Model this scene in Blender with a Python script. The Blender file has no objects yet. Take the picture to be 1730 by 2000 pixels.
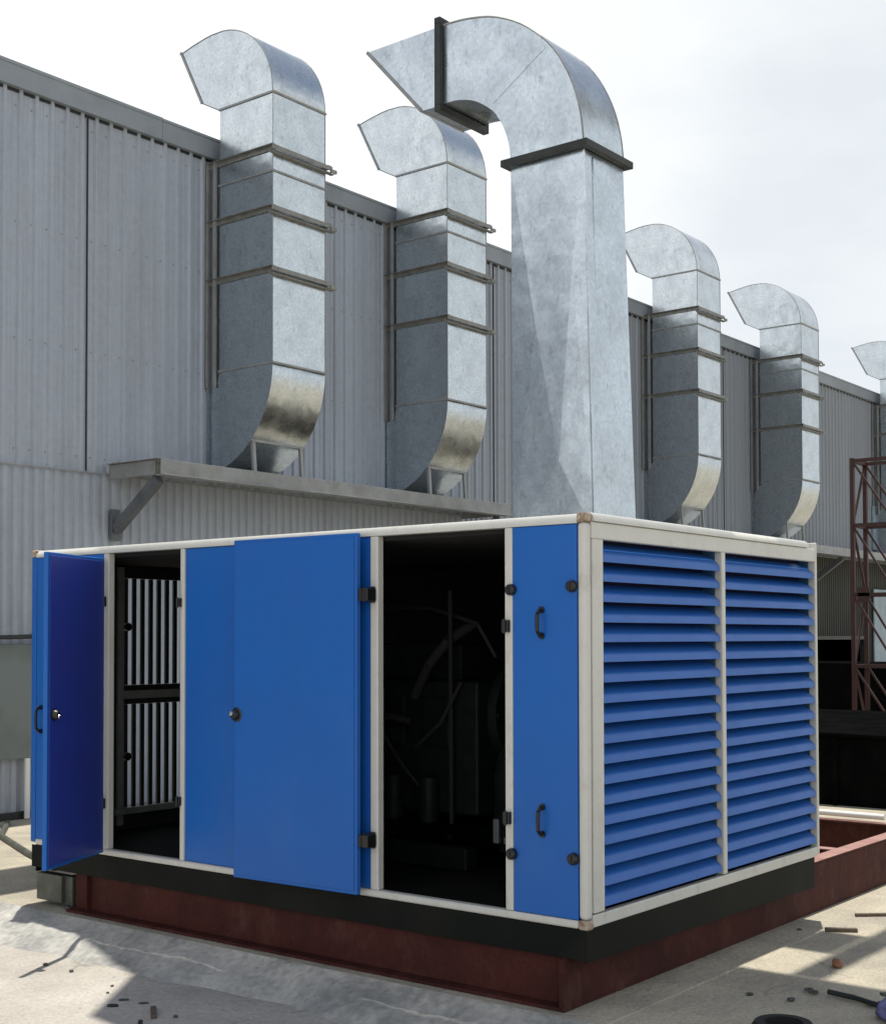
import bpy, bmesh, math, random
from mathutils import Vector, Matrix
random.seed(7)
S = bpy.context.scene
COL = S.collection
rad = math.radians

# ------------------------------------------------------------------ camera
cd = bpy.data.cameras.new('camera')
cam = bpy.data.objects.new('camera', cd)
COL.objects.link(cam); S.camera = cam
yaw, pit, rol = rad(38.2827), rad(1.5954), rad(-0.1258)
F = Vector((math.cos(yaw)*math.cos(pit), math.sin(yaw)*math.cos(pit), math.sin(pit)))
R0 = Vector((math.sin(yaw), -math.cos(yaw), 0)); U0 = R0.cross(F)
Rv = R0*math.cos(rol)+U0*math.sin(rol); Uv = -R0*math.sin(rol)+U0*math.cos(rol)
m = Matrix((Rv, Uv, -F)).transposed().to_4x4()
m.translation = Vector((-5.596, -3.5251, 1.4182))
cam.matrix_world = m
cd.sensor_fit = 'HORIZONTAL'; cd.sensor_width = 36.0
cd.lens = 36.0*2628.7/1730.0
cd.shift_y = (1171.9-1000.0)/1730.0
cd.clip_start = 0.1; cd.clip_end = 3000

# ------------------------------------------------------------------ light
SUN_A, SUN_B = 0.10, 0.05          # shadow displacement in -x / -y per metre of height
sun_dir = Vector((SUN_A, SUN_B, 1)).normalized()
elev = math.asin(sun_dir.z)
sl = bpy.data.lights.new('sun', 'SUN'); sl.energy = 5.0; sl.angle = rad(0.5); sl.color = (1.0, 0.95, 0.86)
so = bpy.data.objects.new('sun', sl); COL.objects.link(so)
so.rotation_mode = 'QUATERNION'; so.rotation_quaternion = sun_dir.to_track_quat('Z', 'Y')
so.location = (0, 0, 20)

W = bpy.data.worlds.new('World'); S.world = W; W.use_nodes = True
nt = W.node_tree; nt.nodes.clear(); N = nt.nodes.new; L = nt.links.new
out = N('ShaderNodeOutputWorld'); bg = N('ShaderNodeBackground'); bg.inputs['Strength'].default_value = 0.1
sky = N('ShaderNodeTexSky'); sky.sky_type = 'NISHITA'; sky.sun_disc = False
sky.sun_elevation = elev; sky.sun_rotation = math.atan2(sun_dir.x, sun_dir.y)
sky.air_density = 1.0; sky.dust_density = 1.0; sky.altitude = 50
tc = N('ShaderNodeTexCoord')
mp = N('ShaderNodeMapping'); mp.inputs['Scale'].default_value = (1.0, 1.0, 2.2)
mp.inputs['Location'].default_value = (0.35, 0.1, 0.0)
no = N('ShaderNodeTexNoise'); no.inputs['Scale'].default_value = 3.2; no.inputs['Detail'].default_value = 7; no.inputs['Roughness'].default_value = 0.5
L(tc.outputs['Generated'], mp.inputs['Vector']); L(mp.outputs['Vector'], no.inputs['Vector'])
cr = N('ShaderNodeValToRGB'); cr.color_ramp.elements[0].position = 0.36; cr.color_ramp.elements[0].color = (0.80, 0.80, 0.80, 1)
cr.color_ramp.elements[1].position = 0.56; cr.color_ramp.elements[1].color = (0.98, 0.98, 0.98, 1)
L(no.outputs['Fac'], cr.inputs['Fac'])
# the haze is brighter toward +y (left of the view) and a touch greyer toward +x
vm = N('ShaderNodeVectorMath'); vm.operation = 'DOT_PRODUCT'; vm.inputs[1].default_value = (-0.75, 0.66, 0.0)
L(tc.outputs['Generated'], vm.inputs[0])
mr = N('ShaderNodeMapRange'); mr.inputs[1].default_value = -0.45; mr.inputs[2].default_value = 0.35
mr.inputs[3].default_value = 0.0; mr.inputs[4].default_value = 1.0
L(vm.outputs['Value'], mr.inputs[0])
cl = N('ShaderNodeMix'); cl.data_type = 'RGBA'
cl.inputs[6].default_value = (9.4, 9.75, 9.95, 1); cl.inputs[7].default_value = (12.2, 12.3, 12.3, 1)
L(mr.outputs[0], cl.inputs[0])
mx = N('ShaderNodeMix'); mx.data_type = 'RGBA'
L(cr.outputs['Color'], mx.inputs[0]); L(sky.outputs['Color'], mx.inputs[6]); L(cl.outputs[2], mx.inputs[7])
# bright haze near the horizon thinning to clearer blue overhead
sz = N('ShaderNodeSeparateXYZ'); L(tc.outputs['Generated'], sz.inputs[0])
hz = N('ShaderNodeMapRange'); hz.interpolation_type = 'SMOOTHSTEP'; hz.inputs[1].default_value = 0.45; hz.inputs[2].default_value = 0.68
hz.inputs[3].default_value = 1.0; hz.inputs[4].default_value = 0.22; L(sz.outputs['Z'], hz.inputs[0])
hm = N('ShaderNodeMath'); hm.operation = 'MULTIPLY'; L(cr.outputs['Color'], hm.inputs[0]); L(hz.outputs[0], hm.inputs[1])
L(hm.outputs[0], mx.inputs[0])
L(mx.outputs[2], bg.inputs['Color']); L(bg.outputs[0], out.inputs[0])

vs = S.view_settings; vs.view_transform = 'Standard'; vs.look = 'None'; vs.exposure = 0.0; vs.gamma = 1.0
S.render.resolution_x = 885; S.render.resolution_y = 1024

# ------------------------------------------------------------------ materials
def mat(name, col, rough=0.5, metal=0.0, col2=None, scale=4.0, mixpos=(0.4, 0.65), bump=0.0, bscale=20.0, stretch=None, rvar=0.0, spec=None, fine=0.0, fscale=60.0, coat=0.0):
    M = bpy.data.materials.new(name); M.use_nodes = True
    t = M.node_tree; b = t.nodes['Principled BSDF']; n = t.nodes.new; l = t.links.new
    b.inputs['Roughness'].default_value = rough; b.inputs['Metallic'].default_value = metal
    b.inputs['Base Color'].default_value = (*col, 1)
    if spec is not None: b.inputs['Specular IOR Level'].default_value = spec
    if coat: b.inputs['Coat Weight'].default_value = coat; b.inputs['Coat Roughness'].default_value = 0.1
    geo = n('ShaderNodeTexCoord'); mapn = n('ShaderNodeMapping')
    l(geo.outputs['Object'], mapn.inputs['Vector'])
    if stretch: mapn.inputs['Scale'].default_value = stretch
    nz = n('ShaderNodeTexNoise'); nz.inputs['Scale'].default_value = scale; nz.inputs['Detail'].default_value = 8; nz.inputs['Roughness'].default_value = 0.62
    l(mapn.outputs[0], nz.inputs['Vector'])
    cout = None
    if col2 is not None:
        r = n('ShaderNodeValToRGB'); r.color_ramp.elements[0].position = mixpos[0]; r.color_ramp.elements[1].position = mixpos[1]
        r.color_ramp.elements[0].color = (*col, 1); r.color_ramp.elements[1].color = (*col2, 1)
        l(nz.outputs['Fac'], r.inputs['Fac']); cout = r.outputs['Color']
    if fine:
        f = n('ShaderNodeTexNoise'); f.inputs['Scale'].default_value = fscale; f.inputs['Detail'].default_value = 4
        l(geo.outputs['Object'], f.inputs['Vector'])
        mr = n('ShaderNodeMapRange'); mr.inputs[1].default_value = 0.3; mr.inputs[2].default_value = 0.7; mr.inputs[3].default_value = 1-fine; mr.inputs[4].default_value = 1+fine
        l(f.outputs['Fac'], mr.inputs[0])
        mm = n('ShaderNodeMix'); mm.data_type = 'RGBA'; mm.blend_type = 'MULTIPLY'; mm.inputs[0].default_value = 1
        if cout: l(cout, mm.inputs[6])
        else: mm.inputs[6].default_value = (*col, 1)
        l(mr.outputs[0], mm.inputs[7]); cout = mm.outputs[2]
    if cout: l(cout, b.inputs['Base Color'])
    if rvar:
        q = n('ShaderNodeMapRange'); q.inputs[1].default_value = 0.3; q.inputs[2].default_value = 0.7
        q.inputs[3].default_value = max(0.03, rough-rvar); q.inputs[4].default_value = min(1, rough+rvar)
        l(nz.outputs['Fac'], q.inputs[0]); l(q.outputs[0], b.inputs['Roughness'])
    if bump:
        bz = n('ShaderNodeTexNoise'); bz.inputs['Scale'].default_value = bscale; bz.inputs['Detail'].default_value = 5
        l(geo.outputs['Object'], bz.inputs['Vector'])
        bp = n('ShaderNodeBump'); bp.inputs['Strength'].default_value = bump; bp.inputs['Distance'].default_value = 0.02
        l(bz.outputs['Fac'], bp.inputs['Height']); l(bp.outputs[0], b.inputs['Normal'])
    M['b'] = 1
    return M

def galv(name, base, dark, rough=0.3):
    """hot-dip galvanised sheet: spangle, smudges, slow buckling of the sheet"""
    M = mat(name, base, rough, 1.0, dark, 3.2, (0.42, 0.78), 0.0, rvar=0.08)
    t = M.node_tree; n = t.nodes.new; l = t.links.new; b = t.nodes['Principled BSDF']
    geo = n('ShaderNodeTexCoord')
    v = n('ShaderNodeTexVoronoi'); v.inputs['Scale'].default_value = 46
    l(geo.outputs['Object'], v.inputs['Vector'])
    sp = n('ShaderNodeSeparateColor'); l(v.outputs['Color'], sp.inputs[0])
    mr = n('ShaderNodeMapRange'); mr.inputs[3].default_value = 0.90; mr.inputs[4].default_value = 1.07
    l(sp.outputs[0], mr.inputs[0])
    st = n('ShaderNodeTexNoise'); st.inputs['Scale'].default_value = 15; st.inputs['Detail'].default_value = 6; st.inputs['Roughness'].default_value = 0.7
    mpn = n('ShaderNodeMapping'); mpn.inputs['Rotation'].default_value = (0.6, 0.4, 0.7); mpn.inputs['Scale'].default_value = (1, 1, 0.5)
    l(geo.outputs['Object'], mpn.inputs[0]); l(mpn.outputs[0], st.inputs['Vector'])
    m2 = n('ShaderNodeMapRange'); m2.inputs[1].default_value = 0.57; m2.inputs[2].default_value = 0.68; m2.inputs[3].default_value = 1.0; m2.inputs[4].default_value = 0.76
    l(st.outputs['Fac'], m2.inputs[0])
    mul = n('ShaderNodeMath'); mul.operation = 'MULTIPLY'; l(mr.outputs[0], mul.inputs[0]); l(m2.outputs[0], mul.inputs[1])
    src = b.inputs['Base Color'].links[0].from_socket
    mm = n('ShaderNodeMix'); mm.data_type = 'RGBA'; mm.blend_type = 'MULTIPLY'; mm.inputs[0].default_value = 1
    l(src, mm.inputs[6]); l(mul.outputs[0], mm.inputs[7]); l(mm.outputs[2], b.inputs['Base Color'])
    bz = n('ShaderNodeTexNoise'); bz.inputs['Scale'].default_value = 2.3; bz.inputs['Detail'].default_value = 2
    l(geo.outputs['Object'], bz.inputs['Vector'])
    bp = n('ShaderNodeBump'); bp.inputs['Strength'].default_value = 0.35; bp.inputs['Distance'].default_value = 0.05
    l(bz.outputs['Fac'], bp.inputs['Height']); l(bp.outputs[0], b.inputs['Normal'])
    return M

MT = {}
MT['galv'] = galv('galvanised_sheet', (0.56, 0.61, 0.64), (0.46, 0.505, 0.535), 0.27)
MT['galv_big'] = galv('galvanised_sheet_smooth', (0.54, 0.60, 0.65), (0.44, 0.49, 0.535), 0.30)
MT['clad'] = mat('profiled_cladding', (0.385, 0.43, 0.495), 0.50, 0.12, (0.32, 0.355, 0.41), 1.6, (0.35, 0.7), 0.0, stretch=(1.0, 1.0, 0.08), rvar=0.06, fine=0.05, fscale=14, spec=0.35)
MT['flash'] = mat('flashing_paint', (0.27, 0.30, 0.33), 0.5, 0.1, (0.22, 0.25, 0.275), 2, spec=0.3)
MT['steelgrey'] = mat('grey_painted_steel', (0.29, 0.30, 0.30), 0.5, 0.2, (0.21, 0.215, 0.21), 5, (0.4, 0.7), fine=0.08)
MT['bracket'] = mat('blue_grey_bracket', (0.13, 0.145, 0.16), 0.5, 0.1, (0.09, 0.10, 0.11), 5)
MT['angle'] = mat('angle_iron', (0.25, 0.25, 0.235), 0.55, 0.4, (0.16, 0.16, 0.145), 9, (0.4, 0.7))
MT['darksteel'] = mat('dark_painted_steel', (0.018, 0.022, 0.024), 0.5, 0.2, (0.03, 0.033, 0.03), 8)
MT['blue'] = mat('blue_paint', (0.011, 0.125, 0.47), 0.36, 0.0, (0.015, 0.113, 0.43), 1.3, (0.35, 0.7), 0.04, 3.0, rvar=0.05, spec=0.3)
MT['blue_slat'] = mat('blue_louvre_paint', (0.020, 0.125, 0.46), 0.42, 0.0, (0.024, 0.12, 0.42), 3, (0.4, 0.7), rvar=0.06, spec=0.3)
MT['navy'] = mat('dark_navy_liner', (0.030, 0.060, 0.36), 0.38, 0.0, (0.036, 0.052, 0.30), 2.0, (0.35, 0.7), rvar=0.05)  # the open door's shade, mixed into its blue paint
MT['cream'] = mat('cream_paint', (0.60, 0.60, 0.56), 0.36, 0.0, (0.53, 0.52, 0.47), 5, (0.45, 0.8), rvar=0.05, fine=0.03)
MT['jamb'] = mat('louvre_end_plate', (0.03, 0.09, 0.19), 0.5, 0.0, (0.025, 0.10, 0.15), 5)
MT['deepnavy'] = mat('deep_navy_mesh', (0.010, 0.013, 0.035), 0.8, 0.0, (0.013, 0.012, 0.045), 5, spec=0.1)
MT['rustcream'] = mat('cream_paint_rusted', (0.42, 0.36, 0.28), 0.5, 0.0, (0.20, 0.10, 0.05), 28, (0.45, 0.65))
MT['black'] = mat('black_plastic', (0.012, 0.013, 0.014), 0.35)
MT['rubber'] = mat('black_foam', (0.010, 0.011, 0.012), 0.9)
MT['red'] = mat('red_oxide_primer', (0.072, 0.022, 0.018), 0.7, 0.0, (0.044, 0.016, 0.014), 3.5, (0.38, 0.68), 0.15, 14, fine=0.12, fscale=40, spec=0.12)
MT['redworn'] = mat('red_oxide_worn', (0.36, 0.20, 0.17), 0.6, 0.0, (0.25, 0.11, 0.09), 6, (0.4, 0.7))  # sunlight on the top flanges, put into a paler red
MT['mast'] = mat('mast_red_oxide', (0.062, 0.024, 0.020), 0.6, 0.0, (0.05, 0.022, 0.02), 8)
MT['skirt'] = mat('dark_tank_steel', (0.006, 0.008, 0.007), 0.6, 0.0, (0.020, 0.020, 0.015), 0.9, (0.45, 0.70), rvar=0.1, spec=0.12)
MT['olive'] = mat('greenish_grey_steel', (0.12, 0.13, 0.11), 0.5, 0.2, (0.07, 0.075, 0.06), 6)
MT['concrete'] = mat('pale_concrete', (0.46, 0.43, 0.38), 0.9, 0.0, (0.35, 0.325, 0.285), 1.6, (0.36, 0.68), 0.5, 18, fine=0.16, fscale=60)
MT['slab'] = mat('slab_concrete', (0.43, 0.39, 0.30), 0.95, 0.0, (0.29, 0.265, 0.215), 2.1, (0.38, 0.68), 0.5, 22, fine=0.18, fscale=55)
MT['fillet'] = mat('cement_fillet', (0.43, 0.42, 0.385), 0.9, 0.0, (0.27, 0.27, 0.255), 2.6, (0.40, 0.62), 0.6, 5.5, fine=0.20, fscale=22)
MT['white'] = mat('white_pipe', (0.75, 0.75, 0.72), 0.4)
MT['panel'] = mat('greygreen_sheet', (0.16, 0.19, 0.19), 0.45, 0.2, (0.12, 0.145, 0.14), 2)
MT['lightblue'] = mat('pale_blue_sheet', (0.27, 0.36, 0.42), 0.5, 0.0, (0.20, 0.27, 0.33), 3)
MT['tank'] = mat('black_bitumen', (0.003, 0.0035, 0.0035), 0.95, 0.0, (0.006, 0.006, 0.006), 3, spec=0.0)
MT['brick'] = mat('broken_brick', (0.26, 0.12, 0.07), 0.9, 0.0, (0.16, 0.07, 0.04), 20, bump=0.6, bscale=60)
MT['wood'] = mat('weathered_wood', (0.13, 0.095, 0.07), 0.85, 0.0, (0.07, 0.05, 0.04), 10, stretch=(1, 8, 8))
MT['cloth'] = mat('blue_violet_cloth', (0.16, 0.16, 0.34), 0.9, 0.0, (0.08, 0.06, 0.17), 9)
MT['redplastic'] = mat('dark_red_plastic', (0.12, 0.012, 0.03), 0.5)
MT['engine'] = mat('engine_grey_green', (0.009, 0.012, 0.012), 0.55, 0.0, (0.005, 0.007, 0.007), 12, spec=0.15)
MT['chrome'] = mat('bare_steel', (0.6, 0.6, 0.58), 0.25, 1.0)
MT['scrap'] = mat('dirty_scrap', (0.045, 0.05, 0.045), 0.8, 0.0, (0.10, 0.11, 0.10), 20)

# shade painted over the lower cladding, darkest near the ground to the right
def add_low_shade(M):
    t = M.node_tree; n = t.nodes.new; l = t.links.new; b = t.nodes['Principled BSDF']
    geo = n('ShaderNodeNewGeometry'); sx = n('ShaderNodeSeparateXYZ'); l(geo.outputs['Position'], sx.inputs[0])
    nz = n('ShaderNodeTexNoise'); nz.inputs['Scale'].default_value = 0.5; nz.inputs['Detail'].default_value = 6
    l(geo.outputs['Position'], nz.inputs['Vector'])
    # upper edge of the painted shade about two metres up behind the yard plant at x > 18
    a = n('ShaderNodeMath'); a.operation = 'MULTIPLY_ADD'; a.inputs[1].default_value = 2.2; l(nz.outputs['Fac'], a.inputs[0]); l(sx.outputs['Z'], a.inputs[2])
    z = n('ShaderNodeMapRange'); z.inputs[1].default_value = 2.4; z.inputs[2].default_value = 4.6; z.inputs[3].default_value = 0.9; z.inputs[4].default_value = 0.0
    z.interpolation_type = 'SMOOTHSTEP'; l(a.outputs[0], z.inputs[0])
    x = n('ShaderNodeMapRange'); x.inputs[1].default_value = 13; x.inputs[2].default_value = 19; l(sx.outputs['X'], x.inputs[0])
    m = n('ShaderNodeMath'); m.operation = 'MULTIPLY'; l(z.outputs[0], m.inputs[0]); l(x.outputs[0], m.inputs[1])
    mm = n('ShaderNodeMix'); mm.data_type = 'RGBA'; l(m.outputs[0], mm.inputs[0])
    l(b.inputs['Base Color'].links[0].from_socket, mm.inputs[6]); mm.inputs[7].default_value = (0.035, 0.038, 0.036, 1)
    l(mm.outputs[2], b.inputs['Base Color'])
MT['clad_low'] = mat('soot_stained_cladding', (0.085, 0.090, 0.082), 0.6, 0.0, (0.055, 0.058, 0.053), 0.8, (0.35, 0.7), stretch=(1, 1, 0.3), fine=0.06, fscale=10, spec=0.15)  # dark copy of the cladding, standing in for shade at the far end
add_low_shade(MT['clad_low'])
add_low_shade(MT['clad'])
def add_far_dimming(M):  # weaker light on the far wall, painted in as a darker tint
    t = M.node_tree; n = t.nodes.new; l = t.links.new; b = t.nodes['Principled BSDF']
    geo = n('ShaderNodeNewGeometry'); sx = n('ShaderNodeSeparateXYZ'); l(geo.outputs['Position'], sx.inputs[0])
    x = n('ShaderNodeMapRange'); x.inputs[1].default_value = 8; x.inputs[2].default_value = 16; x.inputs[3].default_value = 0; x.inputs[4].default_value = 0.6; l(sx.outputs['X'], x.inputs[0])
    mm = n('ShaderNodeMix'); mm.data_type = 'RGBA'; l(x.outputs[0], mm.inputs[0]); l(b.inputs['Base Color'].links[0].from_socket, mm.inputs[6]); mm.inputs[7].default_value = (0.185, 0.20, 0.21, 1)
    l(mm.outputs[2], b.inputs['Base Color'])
add_far_dimming(MT['clad'])

def add_cracks(M, scale, width=0.012, dark=(0.16, 0.15, 0.13), spots=True):
    t = M.node_tree; n = t.nodes.new; l = t.links.new; b = t.nodes['Principled BSDF']
    geo = n('ShaderNodeNewGeometry'); nz = n('ShaderNodeTexNoise'); nz.inputs['Scale'].default_value = 2.5; nz.inputs['Detail'].default_value = 5
    l(geo.outputs['Position'], nz.inputs['Vector'])
    ad = n('ShaderNodeVectorMath'); ad.operation = 'MULTIPLY_ADD'; ad.inputs[1].default_value = (0.35, 0.35, 0.35); l(nz.outputs['Color'], ad.inputs[0]); l(geo.outputs['Position'], ad.inputs[2])
    v = n('ShaderNodeTexVoronoi'); v.feature = 'DISTANCE_TO_EDGE'; v.inputs['Scale'].default_value = scale; l(ad.outputs[0], v.inputs['Vector'])
    mr = n('ShaderNodeMapRange'); mr.inputs[1].default_value = 0.0; mr.inputs[2].default_value = width; mr.inputs[3].default_value = 0.55; mr.inputs[4].default_value = 0.0; l(v.outputs['Distance'], mr.inputs[0])
    # cracks come and go
    gate = n('ShaderNodeMapRange'); gate.inputs[1].default_value = 0.48; gate.inputs[2].default_value = 0.58; l(nz.outputs['Fac'], gate.inputs[0])
    m = n('ShaderNodeMath'); m.operation = 'MULTIPLY'; l(mr.outputs[0], m.inputs[0]); l(gate.outputs[0], m.inputs[1])
    sp = n('ShaderNodeTexNoise'); sp.inputs['Scale'].default_value = 23; sp.inputs['Detail'].default_value = 2; l(geo.outputs['Position'], sp.inputs['Vector'])
    s2 = n('ShaderNodeMapRange'); s2.inputs[1].default_value = 0.70; s2.inputs[2].default_value = 0.76; s2.inputs[4].default_value = 0.6; l(sp.outputs['Fac'], s2.inputs[0])
    mx_ = n('ShaderNodeMath'); mx_.operation = 'MAXIMUM'; l(m.outputs[0], mx_.inputs[0]); l(s2.outputs[0], mx_.inputs[1])
    mm = n('ShaderNodeMix'); mm.data_type = 'RGBA'; l(mx_.outputs[0], mm.inputs[0]); l(b.inputs['Base Color'].links[0].from_socket, mm.inputs[6]); mm.inputs[7].default_value = (*dark, 1)
    l(mm.outputs[2], b.inputs['Base Color'])
add_cracks(MT['slab'], 0.9); add_cracks(MT['concrete'], 0.7); add_cracks(MT['fillet'], 1.3, 0.01, (0.17, 0.18, 0.17))

def add_wear(M, tint, amount, zscale=0.25, sc=7.0, lo=0.52, hi=0.72):
    """dry dust and rain streaks that belong to the sheet"""
    t = M.node_tree; n = t.nodes.new; l = t.links.new; b = t.nodes['Principled BSDF']
    geo = n('ShaderNodeNewGeometry'); mp_ = n('ShaderNodeMapping'); mp_.inputs['Scale'].default_value = (1, 1, zscale); l(geo.outputs['Position'], mp_.inputs[0])
    nz = n('ShaderNodeTexNoise'); nz.inputs['Scale'].default_value = sc; nz.inputs['Detail'].default_value = 9; nz.inputs['Roughness'].default_value = 0.7; l(mp_.outputs[0], nz.inputs['Vector'])
    mr = n('ShaderNodeMapRange'); mr.inputs[1].default_value = lo; mr.inputs[2].default_value = hi; mr.inputs[4].default_value = amount; l(nz.outputs['Fac'], mr.inputs[0])
    mm = n('ShaderNodeMix'); mm.data_type = 'RGBA'; l(mr.outputs[0], mm.inputs[0]); l(b.inputs['Base Color'].links[0].from_socket, mm.inputs[6]); mm.inputs[7].default_value = (*tint, 1)
    l(mm.outputs[2], b.inputs['Base Color'])
add_wear(MT['blue'], (0.06, 0.16, 0.42), 0.22, 0.5, 2.5); add_wear(MT['blue_slat'], (0.08, 0.16, 0.36), 0.3, 1.0, 9)
add_wear(MT['cream'], (0.33, 0.29, 0.22), 0.45, 0.5, 10, 0.56, 0.74); add_wear(MT['red'], (0.12, 0.06, 0.05), 0.5, 0.6, 6)
add_wear(MT['clad'], (0.24, 0.25, 0.27), 0.5, 0.12, 2.2); add_wear(MT['flash'], (0.24, 0.26, 0.26), 0.5, 0.5, 4)
add_wear(MT['steelgrey'], (0.22, 0.15, 0.11), 0.35, 0.8, 7, 0.58, 0.72)

# ------------------------------------------------------------------ mesh helpers
class MB:
    def __init__(s): s.v = []; s.f = []
    def add(s, vs_, fs):
        o = len(s.v); s.v += [tuple(p) for p in vs_]; s.f += [tuple(i+o for i in f) for f in fs]; return s
    def box(s, a, b):
        x0, y0, z0 = [min(p, q) for p, q in zip(a, b)]; x1, y1, z1 = [max(p, q) for p, q in zip(a, b)]
        return s.add([(x0,y0,z0),(x1,y0,z0),(x1,y1,z0),(x0,y1,z0),(x0,y0,z1),(x1,y0,z1),(x1,y1,z1),(x0,y1,z1)],
                     [(0,3,2,1),(4,5,6,7),(0,1,5,4),(1,2,6,5),(2,3,7,6),(3,0,4,7)])
    def obox(s, p, q, w, h, up=(0,0,1)):
        """bar from p to q, w wide, h high"""
        p, q = Vector(p), Vector(q); d = (q-p).normalized(); u = Vector(up)
        r = d.cross(u)
        if r.length < 1e-4: r = d.cross(Vector((1, 0, 0)))
        r.normalize(); u = r.cross(d)
        vs_ = [c+r*i*w/2+u*j*h/2 for c in (p, q) for i, j in ((-1,-1),(1,-1),(1,1),(-1,1))]
        return s.add(vs_, [(0,1,2,3),(7,6,5,4),(0,4,5,1),(1,5,6,2),(2,6,7,3),(3,7,4,0)])
    def prism(s, pts, axis, a, b):
        """closed 2-D polygon extruded along axis between a and b"""
        def P(p, c):
            return {'x': (c, p[0], p[1]), 'y': (p[0], c, p[1]), 'z': (p[0], p[1], c)}[axis]
        n = len(pts)
        return s.add([P(p, a) for p in pts]+[P(p, b) for p in pts],
                     [tuple(range(n)), tuple(range(2*n-1, n-1, -1))]+[(i, i+n, (i+1) % n+n, (i+1) % n) for i in range(n)])
    def cyl(s, p, q, r, n=16, r2=None, caps=True):
        p, q = Vector(p), Vector(q); d = (q-p).normalized(); a = d.orthogonal().normalized(); b = d.cross(a)
        r2 = r if r2 is None else r2
        vs_ = [p+(a*math.cos(t)+b*math.sin(t))*r for t in [2*math.pi*i/n for i in range(n)]]+[q+(a*math.cos(t)+b*math.sin(t))*r2 for t in [2*math.pi*i/n for i in range(n)]]
        fs = [(i, (i+1) % n, (i+1) % n+n, i+n) for i in range(n)]
        if caps: fs += [tuple(range(n-1, -1, -1)), tuple(range(n, 2*n))]
        return s.add(vs_, fs)
    def tube(s, pts, r, n=10):
        for i in range(len(pts)-1): s.cyl(pts[i], pts[i+1], r, n)
        return s
    def lathe(s, c, prof, axis='z', n=28):
        vs_, fs = [], []
        for (r, h) in prof:
            for i in range(n):
                t = 2*math.pi*i/n; u, v = r*math.cos(t), r*math.sin(t)
                vs_.append({'z': (c[0]+u, c[1]+v, c[2]+h), 'y': (c[0]+u, c[1]+h, c[2]+v), 'x': (c[0]+h, c[1]+u, c[2]+v)}[axis])
        for k in range(len(prof)-1):
            for i in range(n): fs.append((k*n+i, k*n+(i+1) % n, (k+1)*n+(i+1) % n, (k+1)*n+i))
        return s.add(vs_, fs)
    def build(s, name, m, parent=None, bevel=0.0, smooth=None, seg=2, solid=0.0):
        me = bpy.data.meshes.new(name); me.from_pydata(s.v, [], s.f)
        bm = bmesh.new(); bm.from_mesh(me); bmesh.ops.recalc_face_normals(bm, faces=bm.faces); bm.to_mesh(me); bm.free()
        me.materials.append(m)
        o = bpy.data.objects.new(name, me); COL.objects.link(o)
        if smooth is not None:
            me.shade_smooth()
            me.set_sharp_from_angle(angle=rad(smooth))
        if solid:
            q = o.modifiers.new('thickness', 'SOLIDIFY'); q.thickness = solid; q.offset = 0
        if bevel:
            q = o.modifiers.new('bevel', 'BEVEL'); q.width = bevel; q.segments = seg; q.limit_method = 'ANGLE'; q.angle_limit = rad(35)
            q.harden_normals = False
        if parent is not None: o.parent = parent
        return o

def tag(o, label=None, cat=None, group=None, kind=None):
    if label: o['label'] = label
    if cat: o['category'] = cat
    if group: o['group'] = group
    if kind: o['kind'] = kind
    return o
def thing(name, label, cat, group=None, loc=(0, 0, 0)):
    o = bpy.data.objects.new(name, None); COL.objects.link(o); o.location = loc; o.empty_display_size = 0.2
    return tag(o, label, cat, group)
def copy_tree(o, parent=None):
    c = o.copy(); COL.objects.link(c); c.parent = parent
    for ch in list(o.children): copy_tree(ch, c)
    return c

# ------------------------------------------------------------------ ground
ZP, ZL = -0.42, -0.56                 # slab level / lower yard level
g = MB(); g.add([(-900,-900,ZL),(900,-900,ZL),(900,900,ZL),(-900,900,ZL)], [(0,1,2,3)])
tag(g.build('ground', MT['concrete']), kind='structure')
g = MB(); g.box((-0.10, -60, ZL-0.1), (90, 8.36, ZP))
tag(g.build('concrete_slab', MT['slab']), kind='structure')
# hand-trowelled sloping fillet along the slab edge
g = MB(); ny = 420; prof = [0.0, 0.12, 0.3, 0.55, 0.8, 1.0]
rr = random.Random(3)
ph = [rr.uniform(0, 6.28) for _ in range(6)]
for j in range(ny+1):
    y = -20+j*0.075
    wv = 0.035*math.sin(y*1.7+ph[0])+0.02*math.sin(y*4.1+ph[1])+0.012*math.sin(y*9.3+ph[2])
    for k, t in enumerate(prof):
        x = -0.098-t*(0.36+wv)
        z = ZP+0.001-(ZP-ZL)*(t**0.85)+(0.009*math.sin(y*5+k*1.3+ph[3])+0.008*math.sin(y*13+k*2.1)+0.005*math.sin(y*29+k*3.7)) * (1 if 0 < k < 5 else 0)
        if k == len(prof)-1: z = ZL-0.004
        g.v.append((x, y, z))
n = len(prof)
for j in range(ny):
    for k in range(n-1):
        a = j*n+k; g.f.append((a, a+1, a+n+1, a+n))
tag(g.build('concrete_slope', MT['fillet'], smooth=60), kind='structure')

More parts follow.
